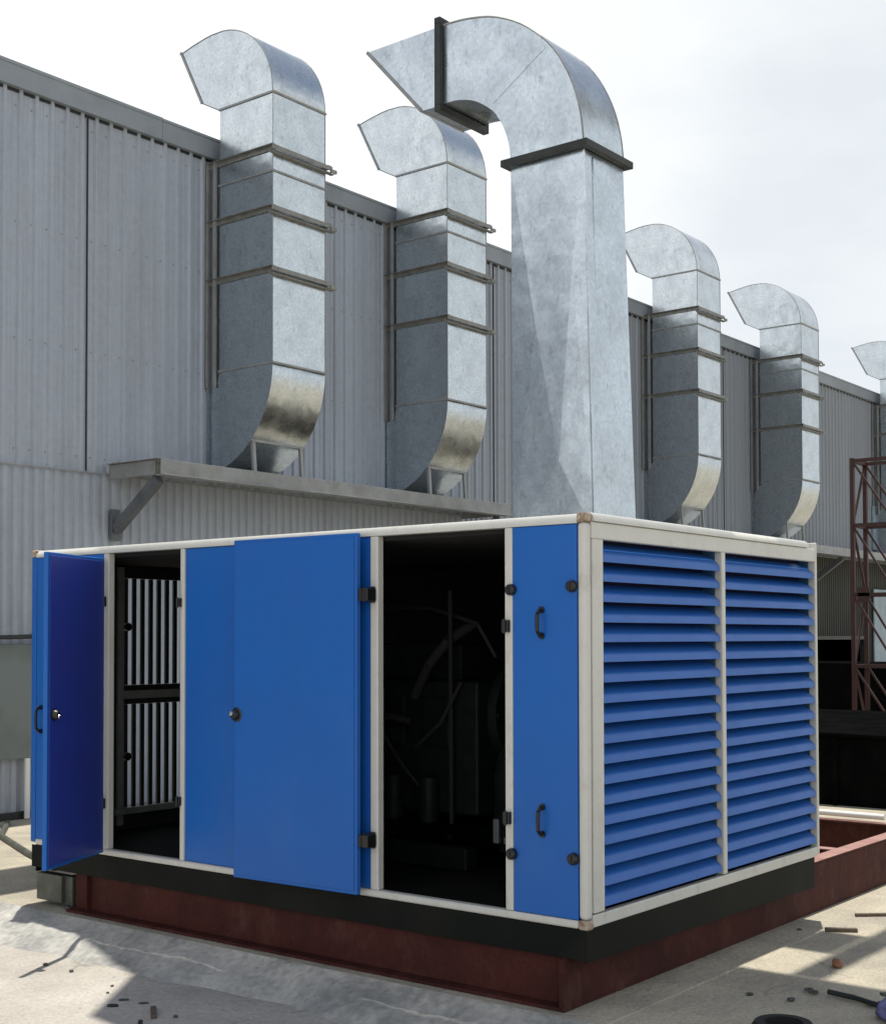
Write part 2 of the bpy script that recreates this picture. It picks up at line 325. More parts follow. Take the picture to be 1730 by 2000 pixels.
# ------------------------------------------------------------------ factory building
WY = 8.39; ZT = 7.30
bld = thing('factory_building', 'long grey factory shed clad in vertical profiled sheet with a plain eaves flashing', 'building')
def cladding(x0, x1, z0, z1, y=WY, pitch=0.19, d=0.026):
    b = MB(); x = x0; prof = []
    while x < x1-1e-6:
        xe = min(x+pitch, x1)
        # shallow pan with two stiffening swages, then a raised rib
        sec = ((0, 0), (0.045, 0), (0.05, 0.006), (0.06, 0.006), (0.065, 0), (0.115, 0), (0.13, 1), (0.165, 1), (0.18, 0)) if pitch > 0.15 else ((0, 0), (0.045, 0), (0.062, 1), (0.108, 1), (0.125, 0))
        for u, w in sec:
            xx = x+u
            if xx <= xe: prof.append((xx, y-(d*w if w in (0, 1) else w)))
        x += pitch
    prof.append((x1, y))
    n = len(prof)
    b.add([(p[0], p[1], z0) for p in prof]+[(p[0], p[1], z1) for p in prof], [(i, i+1, i+n+1, i+n) for i in range(n-1)])
    return b
XO0, XO1, ZO = 21.2, 25.6, 1.35       # dark bay opening
cladding(-14, 70, 3.20, ZT-0.20).build('upper_cladding', MT['clad'], bld)
c = cladding(-14, 13.0, ZP, 3.215, WY+0.012, 0.125, 0.027)
c.build('lower_cladding', MT['clad'], bld)
c = cladding(13.0, XO0, ZP, 3.215, WY+0.012, 0.125, 0.027)
b2 = cladding(XO1, 70, ZP, 3.215, WY+0.012, 0.125, 0.027); c.add(b2.v, b2.f)
b2 = cladding(XO0, XO1, ZO, 3.215, WY+0.012, 0.125, 0.027); c.add(b2.v, b2.f)
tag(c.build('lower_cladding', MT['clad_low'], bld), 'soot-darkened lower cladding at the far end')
# building mass behind, roof
c = MB()
c.box((-14, WY+0.06, ZP), (XO0, WY+0.3, ZT-0.25)); c.box((XO1, WY+0.06, ZP), (70, WY+0.3, ZT-0.25)); c.box((XO0, WY+0.06, ZO), (XO1, WY+0.3, ZT-0.25))
c.box((-14, WY+0.3, ZP), (-13.8, WY+24, ZT-0.25)); c.box((69.8, WY+0.3, ZP), (70, WY+24, ZT-0.25)); c.box((-13.8, WY+23.8, ZP), (69.8, WY+24, ZT-0.25))
c.build('wall_core', MT['tank'], bld)
c = MB(); c.prism([(WY+0.02, ZT-0.03), (WY+12, ZT+0.5), (WY+24, ZT-0.03), (WY+24, ZT-0.1), (WY+12, ZT+0.42), (WY+0.02, ZT-0.1)], 'x', -14, 70)
c.build('roof', MT['flash'], bld)
c = MB()
xs = [-14+6.1*i for i in range(15)]
for i in range(14):
    dz = 0.0 if i % 2 else 0.004
    c.box((xs[i], WY-0.075-dz, ZT-0.235), (xs[i+1]-0.006, WY+0.02, ZT-0.02+dz)); c.box((xs[i], WY-0.085-dz, ZT-0.02), (xs[i+1]-0.006, WY+0.06, ZT+0.012+dz))
c.build('eaves_flashing', MT['flash'], bld, bevel=0.004)
c = MB(); c.box((XO0-0.05, WY-0.05, ZP), (XO0+0.03, WY+0.1, ZO+0.08)); c.box((XO1-0.03, WY-0.05, ZP), (XO1+0.05, WY+0.1, ZO+0.08)); c.box((XO0+0.03, WY-0.05, ZO), (XO1-0.03, WY+0.1, ZO+0.08))
c.build('bay_door_frame', MT['darksteel'], bld)
c = MB(); c.box((-14, WY-0.016, ZT-0.265), (70, WY-0.001, ZT-0.236)); c.build('eaves_closure', MT['darksteel'], bld)  # dark strip standing in for the shadow under the flashing
for x in (3.315, 10.725, 18.325):
    c = MB(); c.box((x, WY-0.018, 3.2), (x+0.009, WY-0.002, ZT-0.27)); c.build('sheet_lap', MT['darksteel'], bld)
c = MB(); c.box((-14, WY-0.041, 3.185), (70, WY-0.036, 3.2)); c.build('lap_joint', MT['steelgrey'], bld)
b = MB()
for z in (3.36, 4.5, 5.7, 6.9):
    for i in range(150):
        x = -14+0.19*i+0.09
        if x < 14: b.box((x-0.007, WY-0.008, z-0.007), (x+0.007, WY-0.0005, z+0.007))
tag(b.build('fixing_screws', MT['steelgrey'], bld), kind='stuff')
# grey-green plain sheet low on the wall at the left, pale sheets far right
c = MB(); c.box((-5.5, WY-0.10, 0.20), (3.05, WY-0.045, 1.36)); c.build('patch_sheet', MT['panel'], bld, bevel=0.006)
c = MB(); c.box((-5.5, WY-0.045, ZP), (3.1, WY-0.036, -0.34)); c.build('base_gap', MT['darksteel'], bld)
for z0, z1 in ((3.50, 4.55), (0.35, 2.55)):
    c = MB(); c.box((26.05, WY-0.075, z0), (28.9, WY-0.04, z1)); c.build('pale_sheet', MT['lightblue'], bld, bevel=0.004)

c = MB(); c.tube([(-6, WY-0.2, 1.36), (2.3, WY-0.2, 1.43), (3.3, WY-0.2, 1.46)], 0.022, 10)
for x in (-4, -1, 1.6, 3.0): c.box((x, WY-0.2, 1.36+(x+6)*0.008), (x+0.03, WY-0.03, 1.40+(x+6)*0.008))
tag(c.build('wall_pipe', MT['darksteel'], smooth=40), 'thin dark pipe running along the factory wall above the grey-green sheet', 'pipe')
c = MB(); c.tube([(2.56, WY-0.09, -0.41), (2.56, WY-0.09, 0.20)], 0.030, 12)
tag(c.build('downpipe', MT['white'], smooth=40), 'short pale vertical pipe at the foot of the wall left of the blue enclosure', 'pipe')

# ------------------------------------------------------------------ steel ledges under the wall ducts
def ledge(x0, x1, brackets, label):
    zt, yo = 3.30, 7.50
    t = thing('steel_ledge', label, 'ledge', 'steel ledges carrying the wall ducts', (x0, WY, 0))
    def B(): return MB()
    c = B(); c.box((x0+0.02, yo+0.05, zt-0.03), (x1-0.02, WY-0.04, zt-0.012)); c.build('deck', MT['steelgrey'], t).location = (-x0, -WY, 0)
    # outer channel: web and two flanges turned inwards
    c = B(); c.box((x0, yo, zt-0.16), (x1, yo+0.012, zt)); c.box((x0, yo+0.012, zt-0.012), (x1, yo+0.09, zt)); c.box((x0, yo-0.05, zt-0.172), (x1, yo+0.09, zt-0.16))
    c.build('edge_channel', MT['steelgrey'], t, bevel=0.003).location = (-x0, -WY, 0)
    for xa in (x0, x1-0.012):
        c = B(); c.box((xa-0.003, yo+0.092, zt-0.16), (xa+0.013, WY-0.036, zt-0.002)); c.box((xa-0.045, yo+0.0, zt+0.001), (xa+0.06, WY-0.036, zt+0.01))
        c.build('end_channel', MT['steelgrey'], t, bevel=0.003).location = (-x0, -WY, 0)
    for xb in brackets:
        c = B(); c.obox((xb+0.05, WY-0.07, 2.60), (xb+0.05, yo+0.12, zt-0.20), 0.09, 0.11, (0, 1, 1)); c.box((xb-0.01, WY-0.062, 2.48), (xb+0.11, WY-0.036, 2.82))
        c.build('diagonal_bracket', MT['bracket'], t, bevel=0.004).location = (-x0, -WY, 0)
    return t
ledge(3.61, 9.92, (3.63, 9.75), 'grey steel channel ledge on diagonal brackets under the two nearest wall ducts')
ledge(12.6, 30.0, (12.7, 17.5, 22.3, 29.8), 'long steel ledge on the far wall partly hidden behind the louvred end')

# ------------------------------------------------------------------ wall ducts
def shell(name, outer, inner, x0, x1, m, parent, ends=False, smooth=30):
    """rectangular duct bend: outer and inner curves in (y, z), skinned between x0 and x1"""
    b = MB(); n = len(outer)
    vs_ = [(x0, *p) for p in outer]+[(x0, *p) for p in inner]+[(x1, *p) for p in outer]+[(x1, *p) for p in inner]
    fs = []
    for i in range(n-1):
        fs += [(i, i+1, n+i+1, n+i), (2*n+i, 3*n+i, 3*n+i+1, 2*n+i+1), (i, 2*n+i, 2*n+i+1, i+1), (n+i, n+i+1, 3*n+i+1, 3*n+i)]
    b.add(vs_, fs)
    o = b.build(name, m, parent, smooth=smooth, solid=0.006)
    fl = n <= 3
    for i, f in enumerate(o.data.polygons): f.use_smooth = (i % 4 >= 2) and not fl      # only the rolled sheets are smooth
    return o

YF, YB, DW = 7.296, 8.170, 0.850
Z_HOOD, Z_MID, Z_ELB = 7.60, 6.70, 4.52
def wall_duct():
    t = thing('wall_duct', 'x', 'duct', 'galvanised ducts rising from the factory wall')
    G = MT['galv']
    # root at the front-left foot of the duct on the ledge; all coordinates are relative to x=0,y=YF
    oy = YF
    def rel(o): return o
    # elbow
    cx, r = 1.204, 1.204
    outer = [(cx-r*math.cos(a), Z_ELB-r*math.sin(a)) for a in [rad(90*i/14) for i in range(14)]]
    outer = [p for p in outer if p[0] < 1.07]+[(1.085, 3.325)]
    k = len(outer)
    inner_raw = [(YB-oy, Z_ELB), (YB-oy+0.005, 4.46), (YB-oy+0.06, 4.38), (YB-oy+0.13, 4.32), (1.085, 4.30)]
    inner = []
    for i in range(k):
        s = i/(k-1)*(len(inner_raw)-1); j = min(int(s), len(inner_raw)-2); f = s-j
        inner.append((inner_raw[j][0]*(1-f)+inner_raw[j+1][0]*f, inner_raw[j][1]*(1-f)+inner_raw[j+1][1]*f))
    shell('elbow', outer, inner, 0, DW, G, t)
    # shaft, in two lengths
    for z0, z1 in ((Z_ELB, Z_MID), (Z_MID, Z_HOOD)):
        b = MB(); d = YB-oy
        b.add([(0,0,z0),(DW,0,z0),(DW,d,z0),(0,d,z0),(0,0,z1),(DW,0,z1),(DW,d,z1),(0,d,z1)], [(0,1,5,4),(1,2,6,5),(2,3,7,6),(3,0,4,7)])
        b.build('shaft', G, t, solid=0.004)
    # hood
    R = 0.93
    outer = [(R-R*math.cos(rad(a)), Z_HOOD+R*math.sin(rad(a))) for a in range(0, 91, 7)]+[(1.02, 8.530), (1.13, 8.522), (1.34, 8.492), (1.55, 8.451), (1.566, 8.448)]
    k = len(outer); i0 = (YB-oy, Z_HOOD); i1 = (0.93, 7.632); i2 = (1.187, 7.765); raw = [i0, i1, i2]; inner = []
    for i in range(k):
        s = i/(k-1)*2; j = min(int(s), 1); f = s-j
        inner.append((raw[j][0]*(1-f)+raw[j+1][0]*f, raw[j][1]*(1-f)+raw[j+1][1]*f))
    shell('hood', outer, inner, 0, DW, G, t)
    for xx in (-0.004, DW+0.004):
        b = MB(); b.tube([(xx, *p_) for p_ in outer], 0.0065, 6); b.build('edge_seam', MT['steelgrey'], t)
        b = MB(); b.tube([(xx, -0.003, Z_ELB), (xx, -0.003, Z_HOOD)], 0.005, 6); b.build('edge_seam', MT['steelgrey'], t)
    b = MB()   # folded lip round the mouth
    p, q = Vector((0, 1.566, 8.448)), Vector((0, 1.187, 7.765)); e = 0.014
    for xx in (-0.006, DW+0.006): b.obox((xx, p.y, p.z+0.02), (xx, q.y, q.z-0.01), 0.014, 0.03, (0, 1, 0))
    b.obox((-0.013, p.y, p.z), (DW+0.013, p.y, p.z), 0.03, 0.014); b.obox((-0.013, q.y, q.z), (DW+0.013, q.y, q.z), 0.03, 0.014)
    b.build('mouth_lip', MT['steelgrey'], t)
    for z in (Z_HOOD, Z_MID, Z_ELB):
        b = MB(); d = YB-oy; w = 0.016
        b.box((-w, -w, z-0.011), (DW+w, -0.003, z+0.011)); b.box((-w, d+0.003, z-0.011), (DW+w, d+w, z+0.011))
        b.box((-w, -0.003, z-0.011), (-0.003, d+0.003, z+0.011)); b.box((DW+0.003, -0.003, z-0.011), (DW+w, d+0.003, z+0.011))
        b.build('seam_flange', MT['steelgrey'], t)
    # angle-iron clamps back to the wall
    for z in (6.955, 6.265, 5.575):
        b = MB(); yw = WY-oy-0.036
        def ang(a0, a1, z, side):
            pass
        # side legs run from the wall past the front corner
        for xs_, sg in ((-0.008, -1), (DW+0.008, 1)):
            b.box((xs_, -0.05, z-0.030), (xs_+sg*0.007, yw, z+0.030))
            b.box((xs_+sg*0.0075, -0.05, z+0.023), (xs_+sg*0.055, yw, z+0.030))
        b.box((-0.07, -0.012, z-0.062), (DW+0.10, -0.005, z-0.031))
        b.box((-0.07, -0.062, z-0.0695), (DW+0.10, -0.005, z-0.0625))
        b.box((-0.07, -0.060, z-0.030), (DW+0.07, -0.052, z+0.020))
        b.box((DW+0.02, -0.085, z-0.060), (DW+0.12, -0.063, z-0.02))
        b.build('clamp', MT['angle'], t)
    for xx, y0 in ((-0.045, 1.055), (-0.045, 0.93), (DW+0.012, 1.055)):
        b = MB(); b.box((xx, y0-0.018, 4.34), (xx+0.030, y0+0.018, 6.98)); b.build('rail', MT['steelgrey'], t)
    # small stand under the elbow
    b = MB(); ya = 0.33
    for xx in (0.02, DW-0.06):
        b.obox((xx+0.02, ya, 3.30), (xx+0.02, ya+0.03, 3.70), 0.045, 0.035)
    b.box((0.0, ya+0.005, 3.655), (DW, ya+0.05, 3.685))
    b.build('stand', MT['white'] if False else MT['steelgrey'], t)
    return t
d1 = wall_duct()
xs_ducts = [5.035, 8.225, 15.20, 19.55, 26.2]
labels = ['nearest and largest looking wall duct, left above the open blue doors, its elbow reflecting brown',
          'second wall duct, standing between the nearest wall duct and the tall black-flanged duct',
          'wall duct just right of the tall black-flanged duct, its hood partly hidden by it',
          'whole wall duct above the right half of the louvred end, left of the lattice mast',
          'farthest wall duct, cut off by the right edge of the picture above the lattice mast']
d1.location = (xs_ducts[0], YF, 0); d1['label'] = labels[0]
for x, lb, sz in zip(xs_ducts[1:], labels[1:], (1.018, 1.034, 1.004, 1.0)):      # the runs differ a little in height
    c = copy_tree(d1); c.location = (x, YF, 3.3*(1-sz)); c.scale = (1, 1, sz); c['label'] = lb

# ------------------------------------------------------------------ tall duct rising from the enclosure
X0 = 1.30
big = thing('tall_duct', 'tall wide galvanised duct with black flanges curving over above the blue enclosure roof', 'duct', None, (X0, 0.82, 2.03))
def ploc(o): o.location = (-X0, -0.82, -2.03); return o
outer = [(0.818,4.432),(0.831,4.571),(0.871,4.748),(0.947,4.928),(1.047,5.082),(1.161,5.198),(1.305,5.308),(1.501,5.401),(1.703,5.446),(1.856,5.459),(1.935,5.458)]
inner = [(1.363,4.392),(1.369,4.518),(1.408,4.648),(1.475,4.764),(1.540,4.825),(1.611,4.874),(1.675,4.905),(1.739,4.924),(1.800,4.935),(1.866,4.938),(1.93,4.933)]
def resample(P, n):
    P = [Vector(p) for p in P]; d = [0]
    for a, b in zip(P, P[1:]): d.append(d[-1]+(b-a).length)
    o = []
    for i in range(n):
        s = d[-1]*i/(n-1); j = 0
        while j < len(P)-2 and d[j+1] < s: j += 1
        f = (s-d[j])/(d[j+1]-d[j]); 
        # Catmull-Rom for a smooth bend
        p0 = P[max(j-1, 0)]; p1 = P[j]; p2 = P[j+1]; p3 = P[min(j+2, len(P)-1)]
        o.append(tuple(0.5*((2*p1)+(p2-p0)*f+(2*p0-5*p1+4*p2-p3)*f*f+(3*p1-p0-3*p2+p3)*f**3)))
    return o
outer = resample(outer, 26); inner = resample(inner, 26)
BW = 0.46
ploc(shell('bend', outer, inner, X0, X0+BW, MT['galv_big'], big))
# cross-break stiffening creases on the bend side and shaft
b = MB()
def crease(p, q, x):
    b.obox((x, *p), (x, *q), 0.010, 0.0035, (1, 0, 0))
crease((0.86, 4.46), (1.86, 5.13), X0-0.003); crease((1.50, 4.84), (1.10, 5.09), X0-0.0035); crease((1.45,4.42+0.33),(1.92,4.97),X0-0.0032) if False else None
ploc(b.build('crease', MT['galv_big'], big))
ploc(shell('hood', [(1.935, 5.458), (2.571, 5.458)], [(1.93, 4.933), (2.091, 4.935)], X0, X0+BW, MT['galv_big'], big))
# shaft: side sheet is folded along long diagonal creases
zb, zt = 2.03, 4.41
yb0, yb1, yt0, yt1 = 0.76, 1.352, 0.818, 1.363
b = MB(); xb1, xt1 = X0+0.50, X0+BW
V = {'bl': (X0, yb1, zb), 'br': (X0, yb0, zb), 'tl': (X0, yt1, zt), 'tr': (X0, yt0, zt),
     'm1': (X0-0.014, 1.17, 3.35), 'm2': (X0-0.010, 0.90, 3.70), 'm3': (X0-0.016, 1.00, 2.50), 'm4': (X0-0.004, 0.93, 4.1),
     'Bl': (xb1, yb1, zb), 'Br': (xb1, yb0, zb), 'Tl': (xt1, yt1, zt), 'Tr': (xt1, yt0, zt)}
K = list(V); b.v = [V[k] for k in K]
def q(*n): b.f.append(tuple(K.index(x) for x in n))
q('tl','bl','m3','m1'); q('tl','m1','m4'); q('m1','m3','m2'); q('m1','m2','m4'); q('tl','m4','tr'); q('m4','m2','tr'); q('m2','br','tr'); q('m2','m3','br'); q('m3','bl','br')
q('br','Br','Tr','tr'); q('Br','Bl','Tl','Tr'); q('Bl','bl','tl','Tl')
ploc(b.build('shaft', MT['galv_big'], big))
b = MB()
b.obox((X0-0.002, yb0-0.002, zb), (X0-0.002, yt0-0.002, zt), 0.012, 0.012); b.obox((X0+0.10, 0.774, zb), (X0+0.09, 0.815, zt), 0.006, 0.006)
ploc(b.build('corner_seam', MT['galv'], big))
def ring(x0, x1, y0, y1, z, w, h):
    r = MB(); r.box((x0-w, y0-w, z-h), (x1+w, y0, z+h)); r.box((x0-w, y1, z-h), (x1+w, y1+w, z+h)); r.box((x0-w, y0, z-h), (x0, y1, z+h)); r.box((x1, y0, z-h), (x1+w, y1, z+h)); return r
r = ring(X0-0.006, X0+BW+0.006, 0.812, 1.369, 4.414, 0.042, 0.022)
b_ = MB()
for xx in (X0-0.004, X0+BW+0.004): b_.obox((xx, 2.571, 5.46), (xx, 2.091, 4.935), 0.010, 0.022, (0, 1, 0))
b_.obox((X0, 2.571, 5.458), (X0+BW, 2.571, 5.458), 0.02, 0.012); b_.obox((X0, 2.091, 4.935), (X0+BW, 2.091, 4.935), 0.02, 0.012)
ploc(b_.build('mouth_lip', MT['steelgrey'], big))
for xx in (X0-0.004, X0+BW+0.004):
    b_ = MB(); b_.tube([(xx, *p_) for p_ in outer], 0.006, 6); ploc(b_.build('edge_seam', MT['steelgrey'], big))
# slight lift toward the front, as the angle ring sits on the joint
ploc(r.build('flange', MT['darksteel'], big, bevel=0.003))
r = MB(); w = 0.042; yv = 1.925
r.box((X0-w, yv-0.024, 4.925-w), (X0+BW+w, yv+0.024, 4.925)); r.box((X0-w, yv-0.024, 5.465), (X0+BW+w, yv+0.024, 5.465+w))
r.box((X0-w, yv-0.024, 4.925), (X0-0.006, yv+0.024, 5.465)); r.box((X0+BW+0.006, yv-0.024, 4.925), (X0+BW+w, yv+0.024, 5.465))
ploc(r.build('flange', MT['darksteel'], big, bevel=0.003))
r = ring(X0-0.006, xb1+0.006, 0.752, 1.362, 2.052, 0.04, 0.018); ploc(r.build('base_flange', MT['darksteel'], big))

# ------------------------------------------------------------------ generator enclosure
BL, BWd, Z0, Z1 = 4.553, 2.815, 0.005, 2.03
enc = thing('generator_enclosure', 'large blue steel generator enclosure with cream frame, open doors and louvred end', 'enclosure')
C_, BLU = MT['cream'], MT['blue']
# frame: rails and posts, butted against each other
def bar(name, a, b_, m=C_, bev=0.012, seg=3): 
    return MB().box(a, b_).build(name, m, enc, bevel=bev, seg=seg)
t_ = 0.055
def rolled(name, a, b_, swap=False, z1=None, h=0.05, d=0.055, off=0.0, end=0):
    z1 = Z1 if z1 is None else z1; rr_ = min(h, d)*0.88
    pr = [(off, z1-h)]+[(off+rr_-rr_*math.cos(t), z1-rr_+rr_*math.sin(t)) for t in [rad(90*i/8) for i in range(9)]]+[(off+d, z1), (off+d, z1-h)]
    o_ = MB()
    if swap: o_.prism([(p[0], p[1]) for p in pr], 'x', a, b_)
    else:
        n_ = len(pr); o_.add([(p[0], a, p[1]) for p in pr]+[(p[0], b_, p[1]) for p in pr], [tuple(range(n_)), tuple(range(2*n_-1, n_-1, -1))]+[(i, i+n_, (i+1) % n_+n_, (i+1) % n_) for i in range(n_)])
    return o_.build(name, C_, enc, smooth=35)
rolled('top_rail', t_, BL-t_)
bar('bottom_rail', (0, t_, Z0-0.015), (t_, BL-t_, Z0+0.026))
bar('corner_post', (0, 0, Z0+0.03), (t_, t_, Z1-0.045), bev=0.022, seg=5); MB().box((0.001, BL-t_, Z0), (t_, BL, Z1-0.046)).build('corner_post', BLU, enc, bevel=0.01); bar('corner_post', (BWd-0.03, 0.0, Z0+0.0), (BWd, t_, Z1), bev=0.006); bar('corner_post', (BWd-t_, BL-t_, Z0), (BWd, BL, Z1))
for z0, z1, m_ in ((Z1-0.045, Z1+0.003, 'rustcream'), (Z0-0.019, Z0+0.03, 'rustcream')):
    bar('corner_block', (-0.003, -0.003, z0), (t_+0.003, t_+0.003, z1), MT[m_], 0.014, 4)
bar('corner_block', (-0.003, BL-t_-0.003, Z1-0.045), (t_+0.003, BL+0.003, Z1+0.003), MT['rustcream'], 0.012)
for y0, y1 in ((0.446, 0.494), (1.352, 1.409), (2.955, 2.994), (3.704, 3.756)):
    bar('door_post', (0.003, y0, Z0+0.026), (t_, y1, Z1-0.05), bev=0.008)
bar('top_rail', (BWd-t_, t_, Z1-0.05), (BWd, BL-t_, Z1)); bar('bottom_rail', (BWd-t_, t_, Z0-0.015), (BWd, BL-t_, Z0+0.026))
bar('top_rail', (t_, BL-t_, Z1-0.05), (BWd-t_, BL, Z1)); bar('bottom_rail', (t_, BL-t_, Z0-0.015), (BWd-t_, BL, Z0+0.026))
# roof sheet
MB().box((t_, t_, Z1-0.035), (BWd-t_, BL-t_, Z1-0.012)).build('roof', C_, enc)
MB().box((t_, t_, Z1-0.075), (BWd-t_, BL-t_, Z1-0.036)).build('ceiling_liner', MT['rubber'], enc)
# louvred end at y = 0
bar('end_top_rail', (t_, 0.0, Z1-0.125), (BWd-0.03, 0.045, Z1-0.040), bev=0.007); bar('end_bottom_rail', (t_, 0.0, Z0-0.01), (BWd-0.03, 0.045, 0.056), bev=0.007)
bar('end_stile', (t_+0.004, -0.002, 0.063), (0.158, 0.045, Z1-0.125), bev=0.006); bar('end_mullion', (1.448, -0.004, 0.063), (1.492, 0.045, Z1-0.125), bev=0.006)
rolled('end_top_trim', t_, 2.66, True, z1=Z1+0.006, h=0.045, d=0.05, off=-0.012)
MB().box((0.13, 0.046, 0.05), (0.162, 0.11, 1.93)).build('louvre_jamb', C_, enc)
MB().box((1.438, 0.046, 0.05), (1.496, 0.116, 1.93)).build('louvre_jamb', MT['jamb'], enc)
MB().box((2.775, 0.046, 0.05), (2.80, 0.116, 1.93)).build('louvre_jamb', MT['jamb'], enc)
def louvre(x0, x1):
    b = MB(); nsl = 17; z0, z1 = 0.102, 1.815; p = (z1-z0)/nsl; rg = random.Random(int(x0*100))
    for i in range(nsl+1):
        z = z0+i*p + rg.uniform(-0.002, 0.002); h = p*0.72 if i < nsl else p*0.80; sag = rg.uniform(-0.002, 0.002)
        y0 = 0.004
        prof = [(y0, z-0.004), (y0+0.006, z-0.010), (y0+0.012, z-0.006)]
        # blade: small return lip, then a gently bowed slope up into the panel
        cur = []
        for k in range(6):
            s = k/5; cur.append((y0+0.004+0.100*s**1.15, z+0.012+(h-0.012)*(s**0.85)))
        low = [(c[0]+0.003, c[1]-0.0035) for c in cur[::-1]]
        b.prism([(y0, z-0.020)]+cur+low[:-1]+[(y0+0.004, z+0.006), (y0+0.003, z-0.020)], 'x', x0+rg.uniform(0, .003), x1-rg.uniform(0, .003))
    return b
LP = louvre(0.166, 1.436).build('louvre_panel', MT['blue_slat'], enc, smooth=40)
LP = louvre(1.500, 2.772).build('louvre_panel', MT['blue_slat'], enc, smooth=40)
MB().box((0.10, 0.118, 0.008), (2.806, 0.128, 1.95)).build('louvre_backing', MT['deepnavy'], enc)
MB().box((0.13, 0.050, 0.010), (2.80, 0.116, 0.050)).build('louvre_sill', MT['deepnavy'], enc)
# fixed panels of the long face
MB().box((0.006, 0.058, Z0+0.028), (0.040, 0.444, Z1-0.052)).build('fixed_panel', BLU, enc, bevel=0.004)
MB().box((0.014, 1.411, Z0+0.028), (0.045, 2.953, Z1-0.052)).build('fixed_panel', BLU, enc, bevel=0.004)
MB().box((0.006, 3.758, Z0+0.028), (0.040, BL-t_-0.002, Z1-0.052)).build('fixed_panel', BLU, enc, bevel=0.004)
# inner liners
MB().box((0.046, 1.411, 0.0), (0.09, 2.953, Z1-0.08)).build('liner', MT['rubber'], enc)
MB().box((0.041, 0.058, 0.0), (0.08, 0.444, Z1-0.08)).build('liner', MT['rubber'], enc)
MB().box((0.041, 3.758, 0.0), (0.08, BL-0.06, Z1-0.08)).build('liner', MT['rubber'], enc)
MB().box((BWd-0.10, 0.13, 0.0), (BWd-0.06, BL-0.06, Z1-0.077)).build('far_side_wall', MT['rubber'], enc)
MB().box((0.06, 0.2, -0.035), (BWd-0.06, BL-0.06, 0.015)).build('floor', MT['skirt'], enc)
# partition of the rear end with two barred openings through which the wall shows
b = MB(); ye = 4.46
b.box((0.06, ye, 0.0), (0.70, ye+0.05, 1.954)); b.box((1.42, ye, 0.0), (BWd-0.1, ye+0.05, 1.954))
b.box((0.70, ye, 0.0), (1.42, ye+0.05, 0.17)); b.box((0.70, ye, 1.86), (1.42, ye+0.05, 1.954)); b.box((0.70, ye, 0.93), (1.42, ye+0.05, 1.07))
b.build('rear_end_frame', MT['darksteel'], enc, bevel=0.004)
for z0_, z1_ in ((0.172, 0.928), (1.072, 1.858)):
    b = MB()
    for k in range(9):
        xg = 0.745+k*0.078; b.box((xg, ye+0.012, z0_), (xg+0.032, ye+0.030, z1_))
    b.build('rear_grille', MT['darksteel'], enc)
b = MB(); b.box((0.66, ye-0.012, 0.97), (1.42, ye-0.002, 1.03)); b.box((0.66, ye-0.03, 0.05), (0.71, ye-0.002, 1.94)); b.box((0.62, ye-0.06, 0.13), (1.42, ye-0.002, 0.175))
b.build('rear_end_rail', MT['steelgrey'], enc, bevel=0.003)
for z in (0.55, 1.50):
    MB().cyl((0.735, ye-0.05, z), (0.735, ye-0.01, z), 0.03, 14).build('latch', MT['black'], enc)

# black skirt of the base tank
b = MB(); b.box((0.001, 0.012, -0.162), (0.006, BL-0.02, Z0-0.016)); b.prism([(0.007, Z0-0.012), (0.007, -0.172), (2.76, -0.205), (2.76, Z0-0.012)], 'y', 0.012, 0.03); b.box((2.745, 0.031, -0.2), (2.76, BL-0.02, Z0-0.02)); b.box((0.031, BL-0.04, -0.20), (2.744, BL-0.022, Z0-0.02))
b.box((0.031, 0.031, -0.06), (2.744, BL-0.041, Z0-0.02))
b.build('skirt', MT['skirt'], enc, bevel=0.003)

# hardware
def knob(y, z, r=0.026, x=-0.004, parent=enc):
    b = MB(); b.lathe((x, y, z), [(0.0, -0.022), (r*0.75, -0.021), (r, -0.014), (r, 0.0), (r*1.08, 0.004), (r*1.08, 0.008), (0, 0.008)], 'x', 20)
    b.box((x-0.027, y-0.004, z-r*0.6), (x-0.021, y+0.004, z+r*0.6))
    return b.build('knob', MT['black'], parent, smooth=35)
for y, z in ((0.449, 1.66), (0.082, 1.669), (0.449, 0.32), (0.080, 0.331)): knob(y, z, 0.028)
def pull(y, z0, z1, parent=enc, x=0.006, s=-1):
    b = MB(); d = 0.042*s
    pts = [(x, y, z0), (x+d*0.6, y, z0+0.004), (x+d, y, z0+0.022), (x+d*1.08, y, (z0+z1)/2), (x+d, y, z1-0.022), (x+d*0.6, y, z1-0.004), (x, y, z1)]
    b.tube(pts, 0.0095, 10)
    for z in (z0, z1): b.cyl((x+0.002*s, y, z), (x+0.010*s, y, z), 0.017, 14)
    return b.build('handle', MT['black'], parent, smooth=50)
pull(0.265, 1.425, 1.555); pull(0.265, 0.435, 0.57); 
def hinge_block(y, z, wy=0.05, hz=0.06, x=-0.02, parent=enc, name='hinge'):
    b = MB(); b.box((x, y-wy/2, z-hz/2), (0.002, y+wy/2, z+hz/2)); b.cyl((x-0.004, y, z-hz*0.6), (x-0.004, y, z+hz*0.6), 0.008, 12)
    return b.build(name, MT['black'], parent, bevel=0.003)
for y, z in ((0.478, 1.475), (0.474, 0.50)): hinge_block(y, z, 0.042, 0.062, name='latch_keeper')
for y, z in ((2.990, 1.640), (2.990, 0.40)): hinge_block(y, z, 0.032, 0.055, name='latch_keeper')
for y, z in ((3.745, 1.66), (3.745, 0.33)): hinge_block(y, z, 0.045, 0.065)
